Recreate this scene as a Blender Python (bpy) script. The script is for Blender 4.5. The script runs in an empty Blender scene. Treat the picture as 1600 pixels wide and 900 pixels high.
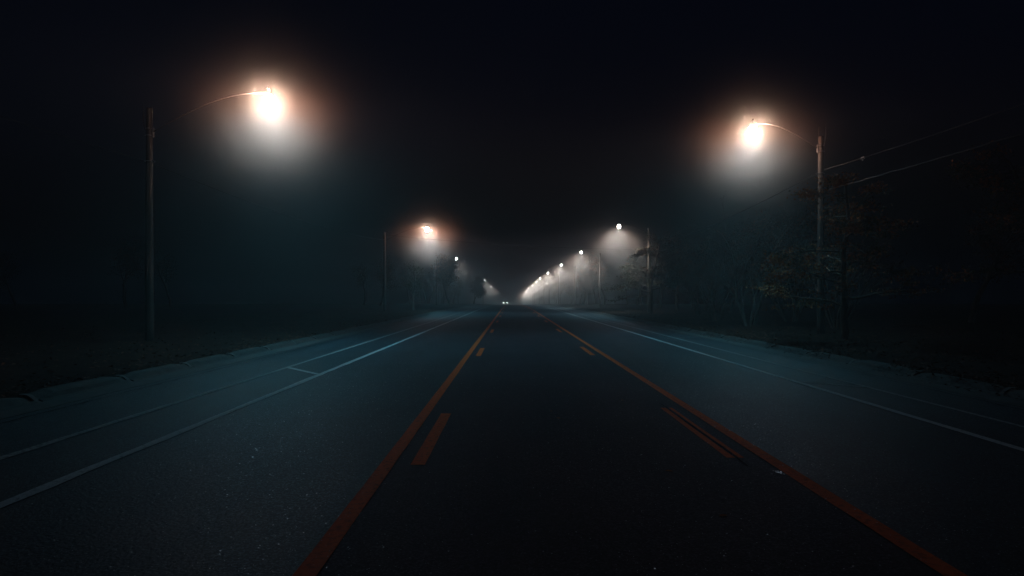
import bpy, bmesh, math, random
from mathutils import Vector, Matrix, noise

R = math.radians
S = bpy.context.scene
COL = S.collection
random.seed(7)

# ------------------------------------------------------------------ camera
CAM_H = 1.75
F = 1020.0                     # focal length in pixels of the 1600 px wide photograph
cam_data = bpy.data.cameras.new('camera')
cam = bpy.data.objects.new('camera', cam_data)
COL.objects.link(cam)
cam_data.sensor_width = 36
cam_data.lens = F / 1600 * 36
cam_data.clip_start = 0.05
cam_data.clip_end = 3000
cam_data.shift_y = (463 - 450) / 1600
cam_data.shift_x = 1 / 1600
cam.location = (0, 0, CAM_H)
cam.rotation_euler = (R(90), 0, 0)
S.camera = cam

# ------------------------------------------------------------------ night sky
W = bpy.data.worlds.new('World')
S.world = W
W.use_nodes = True
wt = W.node_tree
wt.nodes.clear()
wo = wt.nodes.new('ShaderNodeOutputWorld')
wb = wt.nodes.new('ShaderNodeBackground')
sky = wt.nodes.new('ShaderNodeTexSky')
sky.sky_type = 'NISHITA'
sky.sun_disc = False
sky.sun_elevation = R(-3)
sky.sun_rotation = R(200)
sky.altitude = 100
sky.air_density = 1.0
sky.dust_density = 0.6
sky.ozone_density = 6.0
wb.inputs['Strength'].default_value = 0.19
tint = wt.nodes.new('ShaderNodeMix')
tint.data_type = 'RGBA'; tint.blend_type = 'MULTIPLY'
tint.inputs['Factor'].default_value = 1
tint.inputs['B'].default_value = (.26, 1.10, .38, 1)
wt.links.new(sky.outputs[0], tint.inputs['A'])
wt.links.new(tint.outputs['Result'], wb.inputs['Color'])
wt.links.new(wb.outputs[0], wo.inputs['Surface'])

S.view_settings.view_transform = 'Standard'
S.view_settings.look = 'None'
S.view_settings.gamma = 1
S.view_settings.exposure = 0
S.view_settings.use_curve_mapping = False
S.cycles.volume_bounces = 0
S.cycles.max_bounces = 6
S.cycles.use_denoising = True
S.cycles.sample_clamp_indirect = 4
S.cycles.caustics_reflective = False
S.cycles.caustics_refractive = False

HAZE_DENSITY = 0.0042
HAZE_G = 0.25
LAMP_POWER = 24000
TEAL = 0.073

# ------------------------------------------------------------------ terrain profile
PROF = [(-400, 0), (100, 0), (136, -.22), (172, -.62), (209, -1.0), (245, -1.3), (282, -2.05),
        (318, -2.9), (400, -4.3), (600, -5.5), (1200, -6)]
def z_lin(y):
    for (a, za), (b, zb) in zip(PROF, PROF[1:]):
        if y <= b:
            return za + (zb - za) * max(0, (y - a)) / (b - a)
    return PROF[-1][1]
def zr(y):
    return sum(z_lin(y + d) for d in (-16, -8, 0, 8, 16)) / 5.0

LK, RK = -7.8, 8.65            # faces of the two kerbs
def zg(x, y):                  # top of the verge
    b = zr(y)
    if LK - .32 < x < RK + .35:
        return b - .06
    d = (LK - .3 - x) if x < 0 else (x - RK - .3)
    h = .125 + .02 * min(d, 8) + .10 * min(1, d / 3) * noise.noise(Vector((x * .35, y * .35, 3)))
    h += .04 * min(1, d) * noise.noise(Vector((x * 1.7, y * 1.7, 9)))
    return b + h

# ------------------------------------------------------------------ helpers
def tag(o, label=None, cat=None, group=None, kind=None):
    if label: o['label'] = label
    if cat: o['category'] = cat
    if group: o['group'] = group
    if kind: o['kind'] = kind
    return o

def link_mesh(name, bm, mats, parent=None, smooth=False):
    me = bpy.data.meshes.new(name)
    bm.to_mesh(me)
    bm.free()
    if not isinstance(mats, (list, tuple)): mats = [mats]
    for m in mats: me.materials.append(m)
    if smooth:
        for p in me.polygons: p.use_smooth = True
    o = bpy.data.objects.new(name, me)
    COL.objects.link(o)
    if parent: o.parent = parent
    return o

def mesh_from(name, vs, fs, mats, parent=None, smooth=False, midx=None):
    me = bpy.data.meshes.new(name)
    me.from_pydata(vs, [], fs)
    if not isinstance(mats, (list, tuple)): mats = [mats]
    for m in mats: me.materials.append(m)
    if smooth or midx:
        for i, p in enumerate(me.polygons):
            p.use_smooth = smooth
            if midx: p.material_index = midx[i]
    me.update()
    o = bpy.data.objects.new(name, me)
    COL.objects.link(o)
    if parent: o.parent = parent
    return o

def empty(name, loc, rz=0):
    o = bpy.data.objects.new(name, None)
    o.location = loc
    o.rotation_euler = (0, 0, rz)
    o.empty_display_size = .3
    COL.objects.link(o)
    return o

def copy_tree(o, parent=None):
    c = o.copy()
    COL.objects.link(c)
    c.parent = parent
    for ch in o.children:
        copy_tree(ch, c)
    return c

def frame(d):
    d = d.normalized()
    u = d.cross(Vector((0, 0, 1)))
    if u.length < 1e-3: u = Vector((1, 0, 0))
    u.normalize()
    return u, u.cross(d).normalized()

def tube(vs, fs, pts, rad, n=8, cap=True):
    """append a tube through pts with radii rad to lists vs, fs"""
    base = len(vs)
    u = None
    for i, p in enumerate(pts):
        a = pts[max(0, i - 1)]; b = pts[min(len(pts) - 1, i + 1)]
        t_ = (b - a).normalized()
        if u is None: u, v = frame(t_)
        else:
            u = (u - t_ * u.dot(t_)).normalized(); v = u.cross(t_)
        r = rad[i] if isinstance(rad, (list, tuple)) else rad
        for k in range(n):
            t = 2 * math.pi * k / n
            vs.append(tuple(p + u * (r * math.cos(t)) + v * (r * math.sin(t))))
    for i in range(len(pts) - 1):
        for k in range(n):
            a = base + i * n + k; b = base + i * n + (k + 1) % n
            fs.append((a, b, b + n, a + n))
    if cap:
        fs.append(tuple(base + k for k in range(n))[::-1])
        fs.append(tuple(base + (len(pts) - 1) * n + k for k in range(n)))

def box(vs, fs, c, s, rot=None):
    base = len(vs)
    for dx in (-1, 1):
        for dy in (-1, 1):
            for dz in (-1, 1):
                p = Vector((dx * s[0] / 2, dy * s[1] / 2, dz * s[2] / 2))
                if rot: p = rot @ p
                vs.append(tuple(Vector(c) + p))
    for f in ((0, 1, 3, 2), (4, 6, 7, 5), (0, 4, 5, 1), (2, 3, 7, 6), (0, 2, 6, 4), (1, 5, 7, 3)):
        fs.append(tuple(base + i for i in f))

# ------------------------------------------------------------------ materials
def mat(name, col, rough=.8, metal=0, spec=.3, noise_scale=None, col2=None, bump=0, bscale=None, detail=6,
        stretch=None, mask=(.4, .6), coords='Object', emit=None, emit_s=0, trans=0):
    m = bpy.data.materials.new(name)
    m.use_nodes = True
    nt = m.node_tree
    b = nt.nodes['Principled BSDF']
    b.inputs['Base Color'].default_value = (*col, 1)
    b.inputs['Roughness'].default_value = rough
    b.inputs['Metallic'].default_value = metal
    b.inputs['Specular IOR Level'].default_value = spec
    if emit:
        b.inputs['Emission Color'].default_value = (*emit, 1)
        b.inputs['Emission Strength'].default_value = emit_s
    tc = nt.nodes.new('ShaderNodeTexCoord')
    mp = nt.nodes.new('ShaderNodeMapping')
    nt.links.new(tc.outputs[coords], mp.inputs[0])
    if stretch: mp.inputs['Scale'].default_value = stretch
    if noise_scale:
        n = nt.nodes.new('ShaderNodeTexNoise')
        n.inputs['Scale'].default_value = noise_scale
        n.inputs['Detail'].default_value = detail
        nt.links.new(mp.outputs[0], n.inputs['Vector'])
        r = nt.nodes.new('ShaderNodeValToRGB')
        r.color_ramp.elements[0].position = mask[0]
        r.color_ramp.elements[1].position = mask[1]
        r.color_ramp.elements[0].color = (*col, 1)
        r.color_ramp.elements[1].color = (*(col2 or col), 1)
        nt.links.new(n.outputs[0], r.inputs[0])
        nt.links.new(r.outputs[0], b.inputs['Base Color'])
    if bump:
        n2 = nt.nodes.new('ShaderNodeTexNoise')
        n2.inputs['Scale'].default_value = bscale or 40
        n2.inputs['Detail'].default_value = 3
        nt.links.new(mp.outputs[0], n2.inputs['Vector'])
        bp = nt.nodes.new('ShaderNodeBump')
        bp.inputs['Strength'].default_value = bump
        bp.inputs['Distance'].default_value = .02
        nt.links.new(n2.outputs[0], bp.inputs['Height'])
        nt.links.new(bp.outputs[0], b.inputs['Normal'])
    return m

def asphalt(name, base, spread, rough=.62, worn=.6):
    """aggregate chips, patches and faint wheel paths"""
    m = bpy.data.materials.new(name)
    m.use_nodes = True
    nt = m.node_tree
    L = nt.links.new
    N = nt.nodes.new
    b = nt.nodes['Principled BSDF']
    geo = N('ShaderNodeNewGeometry')
    def noise_n(scale, detail, vec=None):
        n = N('ShaderNodeTexNoise')
        n.inputs['Scale'].default_value = scale
        n.inputs['Detail'].default_value = detail
        L(vec or geo.outputs['Position'], n.inputs['Vector'])
        return n
    vor = N('ShaderNodeTexVoronoi')
    vor.inputs['Scale'].default_value = 75
    L(geo.outputs['Position'], vor.inputs['Vector'])
    sep = N('ShaderNodeSeparateColor')
    L(vor.outputs['Color'], sep.inputs[0])
    chip = N('ShaderNodeMapRange')
    chip.inputs['From Min'].default_value = .55
    chip.inputs['From Max'].default_value = 1
    L(sep.outputs[0], chip.inputs['Value'])
    mp = N('ShaderNodeMapping')
    mp.inputs['Scale'].default_value = (1, .06, 1)
    L(geo.outputs['Position'], mp.inputs[0])
    streak = noise_n(1.3, 4, mp.outputs[0])
    patch = noise_n(.45, 6)
    fine = noise_n(30, 5)
    mix1 = N('ShaderNodeMix'); mix1.data_type = 'RGBA'
    mix1.inputs['A'].default_value = (*base, 1)
    mix1.inputs['B'].default_value = (*spread, 1)
    L(chip.outputs[0], mix1.inputs['Factor'])
    mr = N('ShaderNodeMapRange')
    mr.inputs['From Min'].default_value = .35
    mr.inputs['From Max'].default_value = .7
    add = N('ShaderNodeMath'); add.operation = 'ADD'
    ml = N('ShaderNodeMath'); ml.operation = 'MULTIPLY'; ml.inputs[1].default_value = .5
    L(streak.outputs[0], add.inputs[0]); L(patch.outputs[0], add.inputs[1]); L(add.outputs[0], ml.inputs[0])
    L(ml.outputs[0], mr.inputs['Value'])
    mix2 = N('ShaderNodeMix'); mix2.data_type = 'RGBA'; mix2.blend_type = 'MULTIPLY'
    mix2.inputs['Factor'].default_value = 1
    L(mix1.outputs['Result'], mix2.inputs['A'])
    ramp = N('ShaderNodeValToRGB')
    ramp.color_ramp.elements[0].color = (worn, worn, worn, 1)
    ramp.color_ramp.elements[1].color = (1.25, 1.25, 1.25, 1)
    L(mr.outputs[0], ramp.inputs[0]); L(ramp.outputs[0], mix2.inputs['B'])
    L(mix2.outputs['Result'], b.inputs['Base Color'])
    rr = N('ShaderNodeMapRange')
    rr.inputs['To Min'].default_value = rough - .12
    rr.inputs['To Max'].default_value = rough + .2
    L(fine.outputs[0], rr.inputs['Value']); L(rr.outputs[0], b.inputs['Roughness'])
    b.inputs['Specular IOR Level'].default_value = .25
    bp = N('ShaderNodeBump')
    bp.inputs['Strength'].default_value = .85
    bp.inputs['Distance'].default_value = .008
    hs = N('ShaderNodeMath'); hs.operation = 'ADD'
    L(sep.outputs[1], hs.inputs[0]); L(fine.outputs[0], hs.inputs[1])
    L(hs.outputs[0], bp.inputs['Height']); L(bp.outputs[0], b.inputs['Normal'])
    return m

M = {}
M['asphalt'] = asphalt('worn asphalt', (.016, .026, .033), (.095, .135, .165), .60)
M['asphalt_mid'] = asphalt('newer dark asphalt', (.050, .035, .043), (.13, .10, .12), .75, .7)
M['pan'] = mat('shoulder concrete', (.045, .05, .052), .85, noise_scale=3, col2=(.085, .09, .09), bump=.5, bscale=60, mask=(.3, .75), coords='Object')
M['kerb'] = mat('kerb concrete', (.035, .037, .037), .85, noise_scale=5, col2=(.065, .068, .067), bump=.6, bscale=35, mask=(.3, .7))
M['joint'] = mat('joint mortar', (.13, .13, .13), .9, bump=.4, bscale=60)
M['soil'] = mat('verge soil', (.014, .009, .008), .95, spec=.05, noise_scale=2.2, col2=(.028, .018, .014), bump=1, bscale=9, mask=(.35, .65))
M['litter'] = mat('fallen leaf brown', (.07, .032, .022), .8, spec=.15)
M['litter2'] = mat('fallen leaf red', (.15, .055, .03), .75, spec=.2)
M['grit'] = mat('pale grit', (.80, .80, .80), .36, metal=1, spec=.9)
M['wood'] = mat('weathered pole wood', (.026, .024, .023), .85, noise_scale=7, col2=(.062, .056, .052), bump=.7, bscale=18, stretch=(1, 1, .06), mask=(.35, .65))
M['steel'] = mat('galvanised steel', (.42, .43, .44), .38, metal=.9, noise_scale=12, col2=(.3, .3, .31))
M['dull'] = mat('dull grey metal', (.016, .016, .017), .8, metal=0, spec=.05, noise_scale=9, col2=(.03, .03, .03))
M['cable'] = mat('black cable', (.02, .02, .021), .7, spec=.1)
M['wire'] = mat('bare wire', (.07, .07, .072), .5, metal=.5)
M['ceramic'] = mat('white ceramic', (.75, .74, .7), .2, spec=.7)
M['bark'] = mat('dark bark', (.055, .045, .038), .9, spec=.15, noise_scale=9, col2=(.11, .095, .08), bump=.8, bscale=14, stretch=(1, 1, .2))
M['pale_bark'] = mat('pale bark', (.06, .056, .05), .85, spec=.1, noise_scale=9, col2=(.12, .11, .10), bump=.6, bscale=16, stretch=(1, 1, .25))
M['leaf_rust'] = mat('rust leaf', (.36, .13, .05), .8, spec=.05)
M['leaf_amber'] = mat('amber leaf', (.34, .17, .07), .8, spec=.05)
M['leaf_green'] = mat('dull green leaf', (.05, .055, .028), .8, spec=.05)
M['leaf_dark'] = mat('dark evergreen leaf', (.035, .05, .028), .65, spec=.25)
M['leaf_brown'] = mat('dull brown leaf', (.13, .085, .06), .65, spec=.2)
M['car_paint'] = mat('dark car paint', (.04, .045, .055), .25, spec=.6)
M['glass'] = mat('dark car glass', (.01, .012, .014), .08, spec=.8)
M['rubber'] = mat('tyre rubber', (.02, .02, .02), .8)
M['headlight'] = mat('headlight glass', (.8, .8, .8), .2, emit=(1, .97, .9), emit_s=22)
def paint_mat(name, col, bare, lo, hi, scale=18):
    return mat(name, bare, .75, spec=.12, noise_scale=scale, col2=col, bump=.5, bscale=70, mask=(lo, hi), detail=9)
M['yellow'] = paint_mat('worn orange yellow line paint', (1.0, .175, .045), (.62, .11, .04), .30, .50)
M['white'] = paint_mat('worn white line paint', (.58, .60, .60), (.26, .27, .275), .30, .46)
M['white_faint'] = paint_mat('faded white line paint', (.40, .42, .42), (.18, .19, .192), .36, .58)
M['crack'] = mat('bitumen crack', (.013, .013, .015), 1, spec=0)
def lens_mat(name, col, s):
    return mat(name, (.9, .9, .9), .3, emit=col, emit_s=s)
M['lens_warm'] = lens_mat('lit lamp glass warm', (1, .86, .68), 22)
M['lens_white'] = lens_mat('lit lamp glass white', (1, .95, .88), 22)

# ------------------------------------------------------------------ ground, road, kerbs
def ys_list(y0, y1):
    ys = [y0]; y = y0
    while y < y1:
        y += .5 if -3 < y < 26 else (1.5 if y < 60 else (4 if y < 140 else (8 if y < 420 else 40)))
        ys.append(min(y, y1))
    return ys
def sheet(name, x0, x1, y0, y1, dz, m, nx=1, parent=None, zf=None, xw=0, seed=0):
    ys = ys_list(y0, y1)
    vs, fs = [], []
    for y in ys:
        for i in range(nx + 1):
            x = x0 + (x1 - x0) * i / nx
            if xw: x += xw * noise.noise(Vector((y * 1.3, i * 7.0 + seed, seed)))
            vs.append((x, y, (zr(y) if zf is None else zf(x, y)) + dz))
    for j in range(len(ys) - 1):
        for i in range(nx):
            a = j * (nx + 1) + i
            fs.append((a, a + 1, a + nx + 2, a + nx + 1))
    return mesh_from(name, vs, fs, m, parent)

Y0, Y1 = -60, 700
# ground: one sheet with stations packed near the kerbs
def ground():
    xs = [-700, -350, -180, -90, -60, -45, -35, -28]
    x = -24.0
    while x < LK - 1: xs.append(x); x += .7
    xs += [LK - .9, LK - .6, LK - .34, LK - .30, 0.7, RK + .30, RK + .34, RK + .6, RK + .9]
    x = RK + 1.5
    while x < 25: xs.append(x); x += .7
    xs += [28, 35, 45, 60, 90, 180, 350, 700]
    ys = [-340, -150] + ys_list(Y0, Y1) + [900]
    vs = [(x, y, zg(x, y)) for y in ys for x in xs]
    n = len(xs)
    fs = [(j * n + i, j * n + i + 1, (j + 1) * n + i + 1, (j + 1) * n + i) for j in range(len(ys) - 1) for i in range(n - 1)]
    return mesh_from('ground', vs, fs, M['soil'], smooth=True)
tag(ground(), kind='structure')
LS, RS = -7.25, 8.05            # seams between asphalt and concrete shoulder pan
road = tag(sheet('road', LS, RS, Y0, Y1, 0, M['asphalt'], 4), kind='structure')
tag(sheet('turn_lane', -1.21, 2.69, Y0, Y1, .004, M['asphalt_mid'], 2, xw=.03), kind='structure')
tag(sheet('gutter', LK + .02, LS - .012, Y0, Y1, .003, M['pan'], 2), kind='structure')
tag(sheet('gutter', RS + .012, RK - .02, Y0, Y1, .003, M['pan'], 2), kind='structure')

def kerb(side):
    """rolled concrete kerb cast in 2.6 m lengths with open joints"""
    xf = LK if side < 0 else RK
    prof = [(.03, -.05), (.03, .004), (-.03, .03), (-.09, .085), (-.15, .125), (-.20, .142), (-.31, .145), (-.31, -.05)]
    vs, fs, mi = [], [], []
    y = -2.2 if side < 0 else -1.4
    y -= 2.6 * 10
    k = 0
    rnd = random.Random(11 + side)
    while y < 330:
        n = 6
        dh, dx = rnd.uniform(-.012, .012), rnd.uniform(-.012, .012)
        if side > 0 and rnd.random() < .3: dh -= .03
        base = len(vs)
        for j in range(n + 1):
            t = j / n
            yy = y + .05 + t * 2.5
            e = min(t, 1 - t) * 2.5
            drop = .05 * max(0, 1 - e / .16) if j in (0, n) else 0
            if y > 150: drop = 0
            for (px, pz) in prof:
                z = pz
                if pz > .05: z = pz + dh - drop + .006 * noise.noise(Vector((yy * 3, px * 20, 2)))
                vs.append((xf + (px + dx) * (1 if side < 0 else -1), yy, zr(yy) + z))
        m = len(prof)
        for j in range(n):
            for i in range(m - 1):
                a = base + j * m + i
                fs.append((a, a + 1, a + m + 1, a + m) if side < 0 else (a, a + m, a + m + 1, a + 1)); mi.append(0)
        fs.append(tuple(base + i for i in range(m))); mi.append(0)
        fs.append(tuple(base + n * m + i for i in range(m))[::-1]); mi.append(0)
        # mortar between lengths
        base = len(vs)
        for yy in (y - .049, y + .049):
            for (px, pz) in prof:
                vs.append((xf + (px - .012) * (1 if side < 0 else -1), yy, zr(yy) + (pz - .012 if pz > 0 else pz)))
        for i in range(m - 1):
            a = base + i
            fs.append((a, a + 1, a + m + 1, a + m)); mi.append(1)
        y += 2.6
        k += 1
    o = mesh_from('kerb', vs, fs, [M['kerb'], M['joint']], midx=mi)
    return tag(o, kind='structure')
kerb(-1); kerb(1)

# painted markings, 4 mm steps above the asphalt
def line(name, x, w, m, y0=Y0, y1=330, dz=.008, xw=.006, x_end=None):
    ys = ys_list(y0, y1)
    vs, fs = [], []
    for j, y in enumerate(ys):
        for s in (-1, 1):
            xx = x + ((x_end - x) * (y - y0) / (y1 - y0) if x_end is not None else 0)
            vs.append((xx + s * w / 2 + xw * noise.noise(Vector((y * 2.1, s * 5.0, x))), y, zr(y) + dz))
    for j in range(len(ys) - 1):
        a = 2 * j
        fs.append((a, a + 1, a + 3, a + 2))
    return mesh_from(name, vs, fs, m, road)
line('yellow_line', -1.29, .15, M['yellow'])
line('yellow_line', 2.77, .15, M['yellow'])
for k in range(-1, 14):
    line('yellow_dash', -.97, .15, M['yellow'], 6.75 + 12.3 * k, 9.72 + 12.3 * k)
    if k == 0:                      # the nearest right dash is split by a crack
        line('yellow_dash', 2.37, .085, M['yellow'], 7.05, 10.2, xw=.010)
        line('yellow_dash', 2.485, .055, M['yellow'], 7.05, 10.2, xw=.010)
    else:
        line('yellow_dash', 2.42, .15, M['yellow'], 7.05 + 12.3 * k, 10.2 + 12.3 * k)
line('white_line', -4.27, .13, M['white'], xw=.03)
line('white_line', -5.5, .11, M['white_faint'], xw=.02)
line('white_line', 5.82, .12, M['white'], xw=.02)
line('white_line', 6.85, .08, M['white_faint'], xw=.02)
def bar(xa, ya, xb, yb, w, m):
    d = Vector((xb - xa, yb - ya, 0)).normalized(); n = Vector((-d.y, d.x, 0)) * w / 2
    vs = [tuple(Vector((x, y, zr(y) + .011)) + s * n) for (x, y) in ((xa, ya), (xb, yb)) for s in (-1, 1)]
    return mesh_from('cross_bar', vs, [(0, 1, 3, 2)], m, road)
bar(-4.33, 14.6, -5.45, 15.95, .12, M['white'])
bar(5.88, 13.4, 6.82, 12.5, .07, M['white_faint'])
def crack(x0, y0, y1, w=.012, amp=.05, x1=None, dz=.012):
    vs, fs = [], []
    n = int((y1 - y0) / .12) + 1
    for i in range(n + 1):
        y = y0 + (y1 - y0) * i / n
        x = x0 + ((x1 - x0) * i / n if x1 is not None else 0) + amp * noise.noise(Vector((y * 2.7, x0 * 3, 1))) + amp * .4 * noise.noise(Vector((y * 9, x0, 5)))
        ww = w * (.5 + random.random())
        vs += [(x - ww, y, zr(y) + dz), (x + ww, y, zr(y) + dz)]
    for i in range(n): fs.append((2 * i, 2 * i + 1, 2 * i + 3, 2 * i + 2))
    return mesh_from('crack', vs, fs, M['crack'], road)
crack(2.425, 6.7, 10.6, .006, .012)
crack(-7.0, 6, 45, .010, .04)
crack(7.85, 8, 45, .010, .04)

# ------------------------------------------------------------------ street lamps on timber poles
def lamp_light(name, power, warm, parent, loc, radius, s, soft=1.2, spread=1.0):
    ld = bpy.data.lights.new(name, 'POINT')
    ld.energy = power
    ld.shadow_soft_size = radius
    ld.use_soft_falloff = False
    ld.use_nodes = True
    nt = ld.node_tree
    nt.nodes.clear()
    N, L = nt.nodes.new, nt.links.new
    out = N('ShaderNodeOutputLight')
    em = N('ShaderNodeEmission'); em2 = N('ShaderNodeEmission'); addn = N('ShaderNodeAddShader')
    tc = N('ShaderNodeTexCoord'); sp = N('ShaderNodeSeparateXYZ')
    geo = N('ShaderNodeNewGeometry'); L(geo.outputs['Incoming'], sp.inputs[0])
    mr = N('ShaderNodeMapRange')
    mr.inputs['From Min'].default_value = -1; mr.inputs['From Max'].default_value = 1
    L(sp.outputs['Z'], mr.inputs['Value'])
    ramp = N('ShaderNodeValToRGB')           # photometric curve: 0 = straight down, 0.5 = level, 1 = up
    cr = ramp.color_ramp
    if warm:
        pts = [(0, (1.35, 1.27, 1.2)), (.14, (1.10, .95, .86)), (.28, (.86, .49, .36)), (.42, (.60, .25, .155)),
               (.55, (.25, .11, .07)), (.72, (.05, .024, .016)), (1, (.04, .016, .009))]
    else:
        pts = [(0, (.82, .79, .75)), (.10, (.86, .74, .65)), (.19, (.64, .47, .38)), (.27, (.15, .105, .085)),
               (.38, (.03, .024, .02)), (.6, (.006, .005, .005)), (1, (.003, .003, .003))]
    cr.elements[0].position = pts[0][0]; cr.elements[0].color = (*pts[0][1], 1)
    cr.elements[1].position = pts[-1][0]; cr.elements[1].color = (*pts[-1][1], 1)
    for p, c in pts[1:-1]:
        e = cr.elements.new(p); e.color = (*c, 1)
    L(mr.outputs[0], ramp.inputs[0]); L(ramp.outputs[0], em.inputs['Color'])
    # non-physical falloff for an orange-to-teal fade: warm core dies before the teal light
    lf = N('ShaderNodeLightFalloff')
    lf.inputs['Strength'].default_value = 1
    r2 = N('ShaderNodeMath'); r2.operation = 'POWER'; r2.inputs[1].default_value = 6.0 if warm else 3.8
    sc_ = N('ShaderNodeMath'); sc_.operation = 'DIVIDE'; sc_.inputs[1].default_value = 2.1 * spread if warm else 3.6
    den = N('ShaderNodeMath'); den.operation = 'ADD'; den.inputs[1].default_value = 1
    inv = N('ShaderNodeMath'); inv.operation = 'DIVIDE'; inv.inputs[0].default_value = 1
    L(lf.outputs['Linear'], sc_.inputs[0]); L(sc_.outputs[0], r2.inputs[0]); L(r2.outputs[0], den.inputs[0]); L(den.outputs[0], inv.inputs[1])
    # intensity shaped down close to the glass so the white disc stays small
    g1 = N('ShaderNodeMath'); g1.operation = 'ADD'; g1.inputs[1].default_value = .95 if warm else soft
    g2 = N('ShaderNodeMath'); g2.operation = 'DIVIDE'; g3 = N('ShaderNodeMath'); g3.operation = 'MULTIPLY'
    L(lf.outputs['Linear'], g1.inputs[0]); L(lf.outputs['Linear'], g2.inputs[0]); L(g1.outputs[0], g2.inputs[1])
    if soft > 1.5:
        g4 = N('ShaderNodeMath'); g4.operation = 'POWER'; g4.inputs[1].default_value = 1.7
        L(g2.outputs[0], g4.inputs[0]); g2 = g4
    L(g2.outputs[0], g3.inputs[0]); L(inv.outputs[0], g3.inputs[1]); L(g3.outputs[0], em.inputs['Strength'])
    em2.inputs['Strength'].default_value = TEAL * (1.12 if warm else .8)
    ramp2 = N('ShaderNodeValToRGB')
    ramp2.color_ramp.elements[0].position = .0; ramp2.color_ramp.elements[0].color = (.14, .55, .73, 1)
    ramp2.color_ramp.elements[1].position = .46; ramp2.color_ramp.elements[1].color = (.0, .0, .0, 1)
    e = ramp2.color_ramp.elements.new(.22); e.color = (.095, .29, .39, 1)
    e = ramp2.color_ramp.elements.new(.32); e.color = (.135, .17, .22, 1)
    e = ramp2.color_ramp.elements.new(.40); e.color = (.23, .19, .215, 1)
    L(mr.outputs[0], ramp2.inputs[0]); L(ramp2.outputs[0], em2.inputs['Color'])
    t1 = N('ShaderNodeMath'); t1.operation = 'DIVIDE'; t1.inputs[1].default_value = 30
    t2 = N('ShaderNodeMath'); t2.operation = 'POWER'; t2.inputs[1].default_value = 3
    t3 = N('ShaderNodeMath'); t3.operation = 'ADD'; t3.inputs[1].default_value = 1
    t4 = N('ShaderNodeMath'); t4.operation = 'DIVIDE'; t4.inputs[0].default_value = TEAL * (1.6 if warm else 1.4 * min(1, 1.3 / max(power / LAMP_POWER, .01)))
    L(lf.outputs['Linear'], t1.inputs[0]); L(t1.outputs[0], t2.inputs[0]); L(t2.outputs[0], t3.inputs[0]); L(t3.outputs[0], t4.inputs[1])
    h1 = N('ShaderNodeMath'); h1.operation = 'ADD'; h1.inputs[1].default_value = 1.5
    h2 = N('ShaderNodeMath'); h2.operation = 'DIVIDE'; h3 = N('ShaderNodeMath'); h3.operation = 'MULTIPLY'
    L(lf.outputs['Linear'], h1.inputs[0]); L(lf.outputs['Linear'], h2.inputs[0]); L(h1.outputs[0], h2.inputs[1])
    L(h2.outputs[0], h3.inputs[0]); L(t4.outputs[0], h3.inputs[1]); L(h3.outputs[0], em2.inputs['Strength'])
    # street side gets the light, house side is cut off
    def side(node, lo):
        k = N('ShaderNodeMapRange')
        k.inputs['From Min'].default_value = -.75 * s; k.inputs['From Max'].default_value = .25 * s
        k.inputs['To Min'].default_value = lo; k.inputs['To Max'].default_value = 1
        L(sp.outputs['X'], k.inputs['Value'])
        m_ = N('ShaderNodeMath'); m_.operation = 'MULTIPLY'
        if node.inputs['Strength'].links: L(node.inputs['Strength'].links[0].from_socket, m_.inputs[0])
        else: m_.inputs[0].default_value = node.inputs['Strength'].default_value
        L(k.outputs[0], m_.inputs[1]); L(m_.outputs[0], node.inputs['Strength'])
    side(em, .5); side(em2, .04)
    if warm:                                 # added short-range glow all round, standing in for bloom
        em3 = N('ShaderNodeEmission'); em3.inputs['Color'].default_value = (1, .66, .47, 1)
        q = N('ShaderNodeMath'); q.operation = 'DIVIDE'; q.inputs[1].default_value = .72
        q2 = N('ShaderNodeMath'); q2.operation = 'POWER'; q2.inputs[1].default_value = 4
        q3 = N('ShaderNodeMath'); q3.operation = 'ADD'; q3.inputs[1].default_value = 1
        q4 = N('ShaderNodeMath'); q4.operation = 'DIVIDE'; q4.inputs[0].default_value = .56
        L(lf.outputs['Linear'], q.inputs[0]); L(q.outputs[0], q2.inputs[0]); L(q2.outputs[0], q3.inputs[0]); L(q3.outputs[0], q4.inputs[1])
        L(q4.outputs[0], em3.inputs['Strength'])
        a3 = N('ShaderNodeAddShader'); L(em.outputs[0], a3.inputs[0]); L(em3.outputs[0], a3.inputs[1])
        L(a3.outputs[0], addn.inputs[0])
    else: L(em.outputs[0], addn.inputs[0])
    L(em2.outputs[0], addn.inputs[1]); L(addn.outputs[0], out.inputs['Surface'])
    o = bpy.data.objects.new(name, ld)
    COL.objects.link(o)
    o.parent = parent
    o.location = loc
    return o

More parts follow.
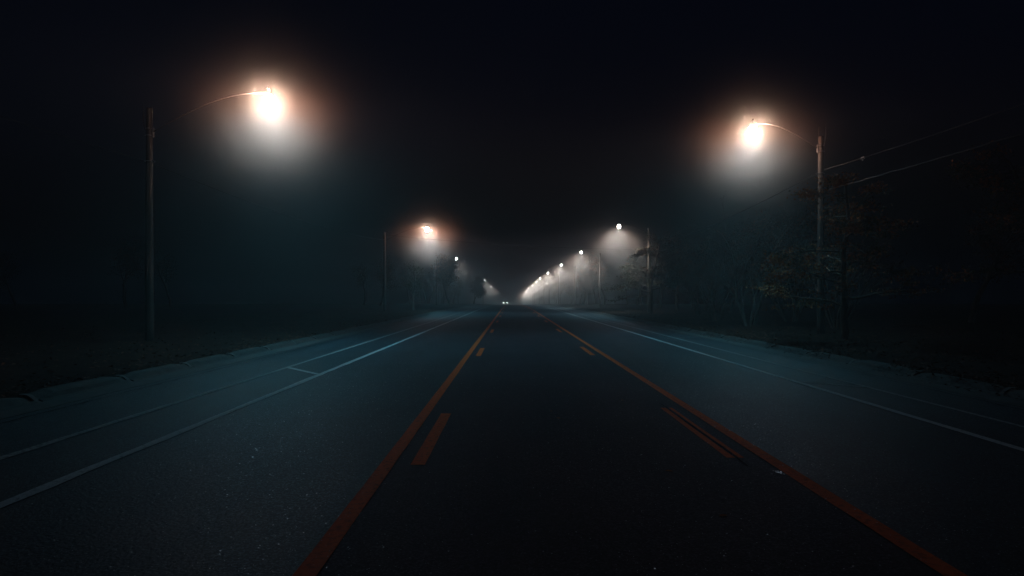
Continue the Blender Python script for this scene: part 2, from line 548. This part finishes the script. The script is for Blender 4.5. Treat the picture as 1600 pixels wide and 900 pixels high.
LAMP_H = 8.5
def street_lamp(x_lamp, x_pole, y, label, power=1.0, warm=True, attach=7.5, rise=1.0, detail=True, pole_h=8.35, lh=LAMP_H, lean=0, glow=1.0):
    b = zr(y)
    root = empty('street_lamp', (x_pole, y, b))
    tag(root, label, 'street lamp', 'street lamps along the road')
    s = 1 if x_lamp > x_pole else -1
    arm = abs(x_lamp - x_pole)
    zb = .05
    # pole
    vs, fs = [], []
    nseg = 14
    pts = [Vector((lean * (i / nseg), .015 * noise.noise(Vector((i * .7, x_pole, y))), zb + (pole_h - zb) * i / nseg)) for i in range(nseg + 1)]
    rad = [.155 - .055 * i / nseg for i in range(nseg + 1)]
    tube(vs, fs, pts, rad, 14 if detail else 8)
    mesh_from('pole', vs, fs, M['wood'], root, smooth=True)
    # arm: shallow upward sweep with a stay
    vs, fs = [], []
    P = []
    for i in range(13):
        t = i / 12
        P.append(Vector((s * (.10 + (arm - .40) * t), 0, attach + (lh + .25 - attach) * math.sin(t * math.pi / 2))))
    tube(vs, fs, P, .017, 8)
    mesh_from('arm', vs, fs, M['dull'], root, smooth=True)
    # bracket: plate, band, bolts
    vs, fs = [], []
    r = .125
    box(vs, fs, (s * (r + .01), 0, attach), (.03, .10, .34))
    for dz in (-.12, .12):
        ring = [Vector((math.cos(a) * (r + .012), math.sin(a) * (r + .012), attach + dz)) for a in [2 * math.pi * k / 16 for k in range(17)]]
        tube(vs, fs, ring, .012, 5, cap=False)
        tube(vs, fs, [Vector((s * (r + .02), .03, attach + dz)), Vector((s * (r + .055), .03, attach + dz))], .012, 6)
        tube(vs, fs, [Vector((s * (r + .02), -.03, attach + dz)), Vector((s * (r + .055), -.03, attach + dz))], .012, 6)
    mesh_from('bracket', vs, fs, M['steel'], root)
    # wire clamp lower down
    vs, fs = [], []
    zc = attach - 1.02
    ring = [Vector((math.cos(a) * .142, math.sin(a) * .142, zc)) for a in [2 * math.pi * k / 16 for k in range(17)]]
    tube(vs, fs, ring, .014, 5, cap=False)
    box(vs, fs, (s * .17, -.04, zc), (.10, .05, .05), Matrix.Rotation(.5 * s, 3, 'Y'))
    mesh_from('wire_clamp', vs, fs, M['steel'], root)
    if detail:
        # drip loop of cable beside the bracket and riser down the pole
        vs, fs = [], []
        L1 = [Vector((-s * .15, -.12, attach + .95)), Vector((-s * .145, -.13, attach + .5)), Vector((-s * .08, -.15, attach + .1)),
              Vector((s * .03, -.16, attach - .03)), Vector((s * .13, -.14, attach + .12)), Vector((s * .145, -.10, attach + .5)), Vector((s * .13, -.06, attach + .9))]
        tube(vs, fs, L1, .012, 6)
        mesh_from('drip_loop', vs, fs, M['cable'], root, smooth=True)
        vs, fs = [], []
        tube(vs, fs, [Vector((.02, -.17, .1)), Vector((.015, -.155, 3)), Vector((.01, -.14, attach - 1.1))], .022, 8)
        for zz in (.6, 1.8, 3.0, 4.2, 5.4):
            box(vs, fs, (.018, -.16 + zz * .004, zz), (.075, .05, .03))
        mesh_from('conduit', vs, fs, M['dull'], root, smooth=False)
    # lamp head: small can with a flared glass refractor bucket beneath
    xh = s * arm
    def lathe(prof, n=18):
        vs, fs = [], []
        for (r_, z_) in prof:
            for k in range(n):
                t = 2 * math.pi * k / n
                vs.append((xh + r_ * math.cos(t), r_ * math.sin(t), lh + z_))
        for i in range(len(prof) - 1):
            for k in range(n):
                a = i * n + k; c = i * n + (k + 1) % n
                fs.append((a, a + n, c + n, c))
        fs.append(tuple(range(n))); fs.append(tuple((len(prof) - 1) * n + k for k in range(n))[::-1])
        return vs, fs
    vs, fs = lathe([(.05, .38), (.085, .36), (.09, .24), (.115, .21), (.12, .15)])
    tube(vs, fs, [Vector((xh - s * .34, 0, lh + .25)), Vector((xh - s * .06, 0, lh + .25))], .035, 8)
    head = mesh_from('lamp_head', vs, fs, M['dull'], root, smooth=False)
    vs, fs = lathe([(.10, .147), (.125, .10), (.15, .0), (.16, -.10), (.13, -.15), (.06, -.17)])
    mesh_from('glass_refractor', vs, fs, M['lens_warm' if warm else 'lens_white'], head, smooth=True)
    # photocell on top
    vs, fs = [], []
    tube(vs, fs, [Vector((xh, 0, lh + .375)), Vector((xh, 0, lh + .45))], [.035, .03], 10)
    mesh_from('photocell', vs, fs, M['dull'], head)
    lamp_light('lamp_light', LAMP_POWER * power, warm, head, (xh, 0, lh), .20, s, 1.2 if y < 90 else (2 if y < 180 else (5 if y < 340 else 12)), glow)
    return root

street_lamp(-8.51, -12.70, 22.9, 'nearest left street lamp, biggest warm glow on a long arm from a pole', 1.0, True, 7.5, lh=8.64)
street_lamp(-8.73, -13.1, 67.5, 'second street lamp on the left, warm glow with a dark wire crossing under it', 1.35, True, 7.5, lh=8.64, glow=1.4)
street_lamp(-9.75, -13.2, 115.7, 'third lamp on the left, small white point over a leafy treetop', .8, False, 7.5, detail=False)
street_lamp(-9.25, -12.8, 227, 'fourth lamp on the left, small white point beside a dark treetop', 5, False, 7.5, detail=False)
street_lamp(-9.2, -12.8, 295, 'farthest lamp on the left, faint point just above the oncoming car', 8, False, 7.5, detail=False)
street_lamp(10.0, 12.80, 27.0, 'nearest street lamp on the right, warm glow on an arm above rust leaved tree', .84, True, 7.85, lh=8.64)
RL = [(10.42, 63.2, 1.6, 'second street lamp on the right, bright white cone beside a leaning tree'),
      (10.66, 99.8, 4.6, 'third street lamp on the right, small white cone left of the bright one'),
      (10.4, 136.0, 6.5, 'fourth street lamp on the right, small cone half way down the row'),
      (9.64, 172.5, 8.5, 'fifth street lamp on the right, tiny point upper one of a close pair'),
      (9.22, 209.0, 16.0, 'sixth street lamp on the right, bright tiny point lower one of a close pair'),
      (9.37, 245.0, 15.0, 'seventh street lamp on the right, dim point below the close pair'),
      (9.12, 282.0, 19.0, 'eighth street lamp on the right, dim point second from the far end'),
      (8.20, 318.0, 28.0, 'ninth street lamp on the right, just above the road end')]
RL += [(8.6, 356.0, 50.0, 'tenth street lamp on the right, lost in bright mist at the road end'),
       (8.9, 396.0, 80.0, 'last street lamp on the right, deepest in the bright mist at the road end')]
for (x, y, p, lab) in RL:
    street_lamp(x, x + 2.9, y, lab, p, False, 7.85, detail=(y < 70))

# ------------------------------------------------------------------ overhead wires
def wire(label, a, b, sag, r=.012, m='wire', name='power_line', n=26, bumpy=0):
    vs, fs = [], []
    a, b = Vector(a), Vector(b)
    P = []
    for i in range(n + 1):
        t = i / n
        p = a.lerp(b, t)
        p.z -= sag * 4 * t * (1 - t)
        if bumpy: p.z += bumpy * noise.noise(Vector((i * .9, 1, 2)))
        P.append(p)
    tube(vs, fs, P, r, 6)
    o = mesh_from(name, vs, fs, M[m])
    return tag(o, label, 'power line', 'overhead wires')
wire('upper overhead wire running from the nearest right pole out of the frame', (12.93, 26.95, 6.98), (12.9, -12, 7.2), .55, .014)
wire('lower bundled cable near the right edge above the dark trees', (13.05, 27.05, 6.15), (13.4, -12, 6.35), .35, .022, n=60, bumpy=.03)
wire('overhead wire going back from the nearest right pole to the next one', (12.93, 27.1, 6.98), (13.3, 63.1, 6.7), .45, .012, 'cable')
wire('faint overhead wire from the nearest left pole out of the frame', (-12.85, 22.8, 6.5), (-12.9, -14, 6.9), .5, .010, 'cable')
wire('faint overhead wire between the two left poles', (-12.85, 23.0, 6.5), (-13.1, 67.4, 7.6), .5, .012, 'cable')
wire('dark wire crossing the road under the second left lamp', (-13.1, 67.5, 8.1), (13.32, 63.9, 6.3), .30, .014, 'cable')
sp_vs, sp_fs = [], []
tube(sp_vs, sp_fs, [Vector((12.93, 24.15, 6.80)), Vector((12.93, 24.10, 6.86)), Vector((12.93, 23.95, 6.86)), Vector((12.93, 23.90, 6.80))], [.015, .032, .032, .015], 10)
box(sp_vs, sp_fs, (12.93, 24.02, 6.77), (.035, .06, .05))
tag(mesh_from('wire_splice', sp_vs, sp_fs, M['ceramic']), 'small white splice clamped on the upper wire right of the nearest right pole', 'wire clamp')

# ------------------------------------------------------------------ trees
def leaf_quad(vs, fs, p, s, rnd, up=0):
    n = Vector((rnd.gauss(0, 1), rnd.gauss(0, 1), rnd.gauss(0, 1) + up)).normalized()
    u, v = frame(n)
    a = rnd.uniform(0, 6.28)
    d = u * math.cos(a) + v * math.sin(a)
    e = n.cross(d)
    b = len(vs)
    w = s * .55
    fold = n * (s * .18)
    vs += [tuple(p - d * s), tuple(p + e * w + fold), tuple(p + d * s), tuple(p - e * w + fold)]
    fs += [(b, b + 1, b + 2), (b, b + 2, b + 3)]

def grow(rnd, style, H):
    """returns (stem verts, faces, twig points)"""
    vs, fs, tips = [], [], []
    def branch(p, d, length, r, level, maxl):
        n = max(3, int(length / .45))
        pts, rad = [p.copy()], [r]
        q = p.copy(); dd = d.normalized()
        for i in range(n):
            wob = Vector((rnd.gauss(0, 1), rnd.gauss(0, 1), rnd.gauss(0, 1)))
            if style == 'layered':
                dd = (dd + wob * .13 + (Vector((0, 0, .03)) if level == 0 else Vector((0, 0, -dd.z * .25)))).normalized()
            elif style == 'shrub':
                dd = (dd + wob * .10 + (Vector((0, 0, -.035)) if level == 0 else Vector((0, 0, -.05)))).normalized()
            else:
                dd = (dd + wob * .12 + Vector((0, 0, .05))).normalized()
            q = q + dd * (length / n)
            pts.append(q.copy())
            rad.append(r * (1 - .75 * (i + 1) / n))
            if level >= maxl - 1 or (level >= 1 and i > n * .5): tips.append((q.copy(), dd.copy(), level))
        tube(vs, fs, pts, rad, 8 if level == 0 else (5 if level == 1 else 3), cap=False)
        if level >= maxl: return
        cnt = {0: 22 if style == 'layered' else (9 if style == 'shrub' else 16), 1: 8, 2: 5, 3: 3}[level]
        for k in range(cnt):
            lo = {'layered': .22, 'shrub': .25, 'tall': .38}[style] if level == 0 else .2
            t = lo + (1 - lo) * (k + rnd.random() * .8) / cnt
            i = min(n - 1, int(t * n)); f = t * n - i
            bp = pts[i].lerp(pts[i + 1], min(1, f))
            ax = (pts[i + 1] - pts[i]).normalized()
            u, v = frame(ax)
            a = rnd.uniform(0, 6.28) if level == 0 else rnd.choice([0, math.pi]) + rnd.gauss(0, .5)
            side = u * math.cos(a) + v * math.sin(a)
            if style == 'layered':
                ang = R(rnd.uniform(62, 84)) if level == 0 else R(rnd.uniform(30, 55))
                ln = length * (.50 * (1 - t * .75) + .05) if level == 0 else length * rnd.uniform(.35, .6) * (1 - t * .4)
            elif style == 'shrub':
                ang = R(rnd.uniform(25, 50)); ln = length * rnd.uniform(.3, .5) * (1.1 - t * .5)
            else:
                ang = R(rnd.uniform(30, 55)); ln = length * rnd.uniform(.28, .40) * (1.15 - t * .6) if level == 0 else length * rnd.uniform(.35, .6)
            nd = ax * math.cos(ang) + side * math.sin(ang)
            branch(bp, nd, ln, max(.006, rad[i] * rnd.uniform(.35, .5)), level + 1, maxl)
    if style == 'shrub':
        for k in range(9):
            a = rnd.uniform(0, 6.28)
            d = Vector((math.cos(a) * .35, math.sin(a) * .35, 1))
            branch(Vector((math.cos(a) * .25, math.sin(a) * .25, -.1)), d, H * rnd.uniform(.7, 1.05), rnd.uniform(.03, .055), 0, 2)
    elif style == 'layered':
        branch(Vector((0, 0, -.1)), Vector((rnd.gauss(0, .05), rnd.gauss(0, .05), 1)), H, .14, 0, 3)
    else:
        branch(Vector((0, 0, -.1)), Vector((rnd.gauss(0, .04), rnd.gauss(0, .04), 1)), H, .19, 0, 2)
    return vs, fs, tips

def tree(name, style, H, seed, loc, label, cat, leaves, leaf_mats, bark='bark', group=None, leaf_s=.05, rz=0, per=4, spread=.16, keep=None):
    rnd = random.Random(seed)
    root = empty(name, (loc[0], loc[1], zg(loc[0], loc[1]) - .02), rz)
    tag(root, label, cat, group)
    vs, fs, tips = grow(rnd, style, H)
    mesh_from('stems' if style == 'shrub' else 'trunk', vs, fs, M[bark], root, smooth=True)
    if leaves:
        lv, lf, mi = [], [], []
        pts = [t for t in tips if keep is None or keep(t[0])]
        if pts:
            clump = Vector((seed, 3, 1))
            while len(lf) < leaves * 2:
                p, d, l = rnd.choice(pts)
                dens = noise.noise(p * .9 + clump)
                if dens < rnd.uniform(-.35, .15): continue
                for k in range(per):
                    q = p + Vector((rnd.gauss(0, spread), rnd.gauss(0, spread), rnd.gauss(0, spread * .35 if style == 'layered' else spread)))
                    leaf_quad(lv, lf, q, leaf_s * rnd.uniform(.6, 1.25), rnd)
                    m_ = min(len(leaf_mats) - 1, int(abs(noise.noise(q * 1.1 + clump)) * 2.2 * len(leaf_mats)))
                    mi += [m_, m_]
        mesh_from('crown', lv, lf, [M[m] for m in leaf_mats], root, midx=mi)
    return root

# rust leaved tree round the nearest right pole
tree('small_tree', 'layered', 6.3, 5, (12.25, 24.1), 'rust leaved tree in front of the nearest right pole, flat branches', 'tree', 7000,
     ['leaf_rust', 'leaf_amber', 'leaf_green'], leaf_s=.055, spread=.17)
tree('small_tree', 'layered', 7.6, 12, (18.5, 22.0), 'taller dark tree at the right edge under the two wires', 'tree', 6000,
     ['leaf_green', 'leaf_dark', 'leaf_rust'], leaf_s=.06, spread=.2)
# tree that leans over the kerb beside the second right lamp
tree('leaning_tree', 'layered', 7.3, 21, (12.9, 60.0), 'dark leaning tree against the light of the second right lamp', 'tree', 6500,
     ['leaf_green', 'leaf_dark', 'leaf_brown'], leaf_s=.085, spread=.22).rotation_euler = (0, R(-6), 0)
# treetop in front of the third left lamp
tree('leafy_tree', 'tall', 8.0, 33, (-10.4, 110.0), 'leafy treetop right under the third left lamp', 'tree', 6000,
     ['leaf_green', 'leaf_amber', 'leaf_dark'], leaf_s=.12, spread=.35)
tree('leafy_tree', 'tall', 8.2, 35, (-11.3, 196.0), 'dark treetop around the farthest left lamp', 'tree', 7000,
     ['leaf_dark', 'leaf_green'], leaf_s=.15, spread=.38)
# bare shrubs behind the right kerb
SH = 'bare shrubs behind the right kerb'
proto = tree('bare_shrub', 'shrub', 6.2, 41, (12.3, 33.5), 'bare shrub with arching twigs lit from above by the nearest right lamp', 'shrub', 700,
             ['leaf_green', 'leaf_rust'], bark='pale_bark', group=SH, leaf_s=.035, per=2)
for (x, y, rz, s, lab) in ((15.0, 30.0, 1.3, .85, 'bare shrub with straight pale stems behind the rust leaved tree'),
                           (12.6, 40.5, 2.7, .9, 'bare shrub farther along, left of the arching one'),
                           (15.8, 37.0, 4.0, 1.0, 'tall bare shrub deep in the dark behind the arching one'),
                           (14.2, 49.0, 5.2, .95, 'bare shrub close before the dark leaning tree')):
    c = copy_tree(proto)
    c.location = (x, y, zg(x, y)); c.rotation_euler = (0, 0, rz); c.scale = (s, s, s)
    c['label'] = lab

# slim trunks at the edge of the left woods by the second lamp
tree('slim_tree', 'tall', 4.6, 52, (-11.2, 74.5), 'slim pale trunk standing under the second left lamp', 'tree', 1500, ['leaf_green', 'leaf_dark'], bark='pale_bark', leaf_s=.07)

# woods on both sides, tall mostly bare trees
WG = 'bare trees of the dark woods'
protos = [tree('woodland_tree', 'tall', 7.6, 60 + k, (30, 20 + 9 * k), 'x', 'tree', 4000, ['leaf_dark', 'leaf_green', 'leaf_rust'], group=WG, leaf_s=.08, spread=.35) for k in range(3)]
rnd = random.Random(5)
spots = []
y = 6.0
while y < 300:
    spots.append((rnd.uniform(-62, -44) if y < 100 else rnd.uniform(-26, -17), y + rnd.uniform(-2, 2)))
    y += 6 + y * .045
y = 8.0
while y < 300:
    spots.append((rnd.uniform(19, 28) if y < 60 else rnd.uniform(16, 25), y + rnd.uniform(-2, 2)))
    y += 6 + y * .045
for i, (x, y) in enumerate(spots):
    o = protos[i] if i < 3 else copy_tree(protos[i % 3])
    s = rnd.uniform(.75, 1.1)
    o.location = (x, y, zg(x, y) - .05); o.rotation_euler = (0, 0, rnd.uniform(0, 6.28)); o.scale = (s, s, s)
    if x < 0: lab = 'tall thin tree lost in the dark woods left of the road'
    else: lab = 'tall thin tree lost in the dark woods right of the road'
    o['label'] = lab
    o['group'] = WG + (' on the left' if x < 0 else ' on the right')

# ------------------------------------------------------------------ approaching car, far down the left lane
def car(x, y):
    root = empty('car', (x, y, zr(y)))
    tag(root, 'approaching car with two white headlights at the far end of the road', 'car')
    W2 = .88
    st = [(-2.15, .35, .62), (-2.05, .25, .74), (-1.1, .22, .93), (-.95, .22, .95), (1.35, .22, .98), (2.05, .25, .92), (2.15, .35, .7)]
    vs, fs = [], []
    for (yy, lo, hi) in st:
        w = W2 * (.93 if abs(yy) > 2.1 else 1)
        for (px, pz) in ((-w, lo), (-w * 1.01, (lo + hi) / 2), (-w * .94, hi), (w * .94, hi), (w * 1.01, (lo + hi) / 2), (w, lo)):
            vs.append((px, yy, pz))
    for i in range(len(st) - 1):
        for k in range(6):
            a = i * 6 + k; b = i * 6 + (k + 1) % 6
            fs.append((a, b, b + 6, a + 6))
    fs.append(tuple(range(6))[::-1]); fs.append(tuple((len(st) - 1) * 6 + k for k in range(6)))
    mesh_from('body', vs, fs, M['car_paint'], root)
    vs, fs = [], []
    lo = [(-1.05, .955), (1.75, .965)]; hi = [(-.35, 1.42), (1.1, 1.42)]
    for (yy, z), w in ((lo[0], .80), (hi[0], .62), (hi[1], .62), (lo[1], .78)):
        vs += [(-w, yy, z), (w, yy, z)]
    fs = [(0, 1, 3, 2), (2, 3, 5, 4), (4, 5, 7, 6), (0, 2, 4, 6), (1, 7, 5, 3)]
    mesh_from('cabin', vs, fs, M['glass'], root)
    for sx in (-1, 1):
        for yy in (-1.35, 1.35):
            vs, fs = [], []
            tube(vs, fs, [Vector((sx * .72, yy, .32)), Vector((sx * .90, yy, .32))], .32, 18)
            mesh_from('wheel', vs, fs, M['rubber'], root)
        vs, fs = [], []
        tube(vs, fs, [Vector((sx * .64, -2.12, .66)), Vector((sx * .64, -2.19, .66))], [.13, .11], 14)
        hl = mesh_from('headlight', vs, fs, M['headlight'], root)
        ld = bpy.data.lights.new('headlight_beam', 'SPOT')
        ld.energy = 1300; ld.spot_size = R(50); ld.spot_blend = .8; ld.shadow_soft_size = .08; ld.color = (1, .96, .9)
        o = bpy.data.objects.new('headlight_beam', ld); COL.objects.link(o)
        o.parent = hl; o.location = (sx * .64, -2.24, .66); o.rotation_euler = (R(-90), 0, 0)
    return root
car(-2.2, 245)

# ------------------------------------------------------------------ leaves and grit
rnd = random.Random(17)
vs, fs, mi = [], [], []
for k in range(26000):
    y = 5 + 75 * rnd.random() ** 1.6
    if rnd.random() < .6:
        x = RK + .35 + rnd.random() ** 1.6 * 12
    else:
        x = LK - .35 - rnd.random() ** 1.6 * 12
    if noise.noise(Vector((x * .5, y * .5, 4))) < rnd.uniform(-.5, .2): continue
    s = rnd.uniform(.03, .075)
    p = Vector((x, y, zg(x, y) + .02 + rnd.random() * .02))
    n0 = len(fs)
    leaf_quad(vs, fs, p, s, rnd, 4)
    mi += [int(rnd.random() < .4)] * (len(fs) - n0)
tag(mesh_from('leaf_litter', vs, fs, [M['litter'], M['litter2']], midx=mi), 'brown leaf litter covering the verges behind both kerbs', 'leaf litter', kind='stuff')
# debris gathered along the right gutter and kerb top
vs, fs, mi = [], [], []
for k in range(5200):
    y = 6 + 60 * rnd.random() ** 1.4
    c = noise.noise(Vector((0, y * .45, 7)))
    if c < rnd.uniform(-.2, .25): continue
    x = RK + .2 + rnd.gauss(0, .22)
    z = zr(y) + (.012 if x < RK - .03 else .04 + .11 * min(1, (x - RK + .03) / .2))
    n0 = len(fs)
    leaf_quad(vs, fs, Vector((x, y, z + .01)), rnd.uniform(.02, .05), rnd, 3)
    mi += [int(rnd.random() < .25)] * (len(fs) - n0)
tag(mesh_from('leaf_debris', vs, fs, [M['litter'], M['litter2']], midx=mi), 'leaf debris drifted over the right kerb and gutter', 'leaf debris', kind='stuff')

# single dead leaves lying on the asphalt
def px_ground(px, py):
    Y = F * CAM_H / (py - 463)
    return (px - 799) / F * Y, Y
def curled_leaf(px, py, s, rot, label):
    x, y = px_ground(px, py)
    vs, fs = [], []
    n = 6
    for i in range(n + 1):
        t = i / n
        w = s * .42 * math.sin(math.pi * min(1, t * 1.02)) ** .8 * (1 + .25 * math.sin(t * 21))
        h = .10 * s * math.sin(t * math.pi) + .03 * s
        for j, sx in enumerate((-1, 0, 1)):
            vs.append((sx * w, (t - .5) * s * 1.6, h * (.4 if sx == 0 else 1)))
    for i in range(n):
        for j in range(2):
            a = i * 3 + j
            fs.append((a, a + 1, a + 4, a + 3))
    o = mesh_from('fallen_leaf', vs, fs, M['leaf_rust'])
    o.location = (x, y, zr(y) + .006); o.rotation_euler = (0, 0, rot)
    return tag(o, label, 'leaf', 'dead leaves on the asphalt')
curled_leaf(872, 654, .06, .4, 'orange dead leaf in the middle lane, level with the right dash')
curled_leaf(1045, 737, .055, 1.2, 'dead leaf in the middle lane just below the end of the right dash')
curled_leaf(1130, 807, .05, 2.0, 'nearest dead leaf, near the bottom of the photo inside the right orange line')
curled_leaf(973, 626, .05, 2.6, 'small dead leaf just left of the right orange line')
curled_leaf(861, 643, .04, 0.1, 'tiny dark leaf left of the orange middle leaf')
curled_leaf(1054, 616, .045, 0.9, 'dead leaf above the right dash beyond the orange line')

# glassy grit scattered over the asphalt, catching the lamp light
vs, fs = [], []
def grit(x, y, s, tilt=.10):
    b = len(vs)
    z = zr(y) + .0145
    nx, ny = rnd.gauss(0, tilt), rnd.gauss(0, tilt)
    a0 = rnd.uniform(0, 6.28)
    for k in range(4):
        t = a0 + k * math.pi / 2 + rnd.uniform(-.3, .3)
        dx, dy = s * math.cos(t), s * math.sin(t) * rnd.uniform(.7, 1)
        vs.append((x + dx, y + dy, z + max(-.005, min(.005, -nx * dx - ny * dy))))
    fs.append((b, b + 1, b + 2, b + 3))
for k in range(5600):
    y = 3.6 + 14 * rnd.random() ** 1.5
    x = rnd.uniform(-4.2, 5.6) if rnd.random() < .7 else rnd.choice([rnd.gauss(3.2, .35), rnd.gauss(-2.3, .8)])
    s = .0021 + .0048 * rnd.random() ** 6 + .00028 * y
    grit(x, y, s)
tag(mesh_from('grit', vs, fs, M['grit']), 'pale glassy grit sparkling on the asphalt', 'grit', kind='stuff')
x0, y0 = px_ground(1215, 738)
for k in range(8):
    vs, fs = [], []
    grit(0, 0, rnd.uniform(.009, .017))
    vs = [(v_[0], v_[1], v_[2] - zr(0) - .013) for v_ in vs]
    o = mesh_from('glass_shard', vs, fs, M['grit'])
    gx, gy = x0 + rnd.gauss(0, .025), y0 + rnd.gauss(0, .05)
    o.location = (gx, gy, zr(gy) + .012)
    tag(o, 'shiny shard of broken glass beside the right orange line', 'broken glass', 'glass shards by the right orange line')

# ------------------------------------------------------------------ haze
hv = []
hx, hy0, hy1, hz0, hz1 = 760, -380, 960, -9, 15.5
bm = bmesh.new()
bmesh.ops.create_cube(bm, size=1)
for v in bm.verts:
    v.co = Vector((hx * 2 * v.co.x, (hy0 + hy1) / 2 + (hy1 - hy0) * v.co.y, (hz0 + hz1) / 2 + (hz1 - hz0) * v.co.z))
hm = bpy.data.materials.new('haze')
hm.use_nodes = True
nt = hm.node_tree
nt.nodes.clear()
o_ = nt.nodes.new('ShaderNodeOutputMaterial')
pv = nt.nodes.new('ShaderNodeVolumePrincipled')
pv.inputs['Color'].default_value = (.93, .96, .97, 1)
pv.inputs['Density'].default_value = HAZE_DENSITY
pv.inputs['Anisotropy'].default_value = HAZE_G
nt.links.new(pv.outputs[0], o_.inputs['Volume'])
haze = link_mesh('haze', bm, hm)
tag(haze, kind='stuff')
haze['label'] = 'even night haze filling the air over the road'
haze['category'] = 'haze'
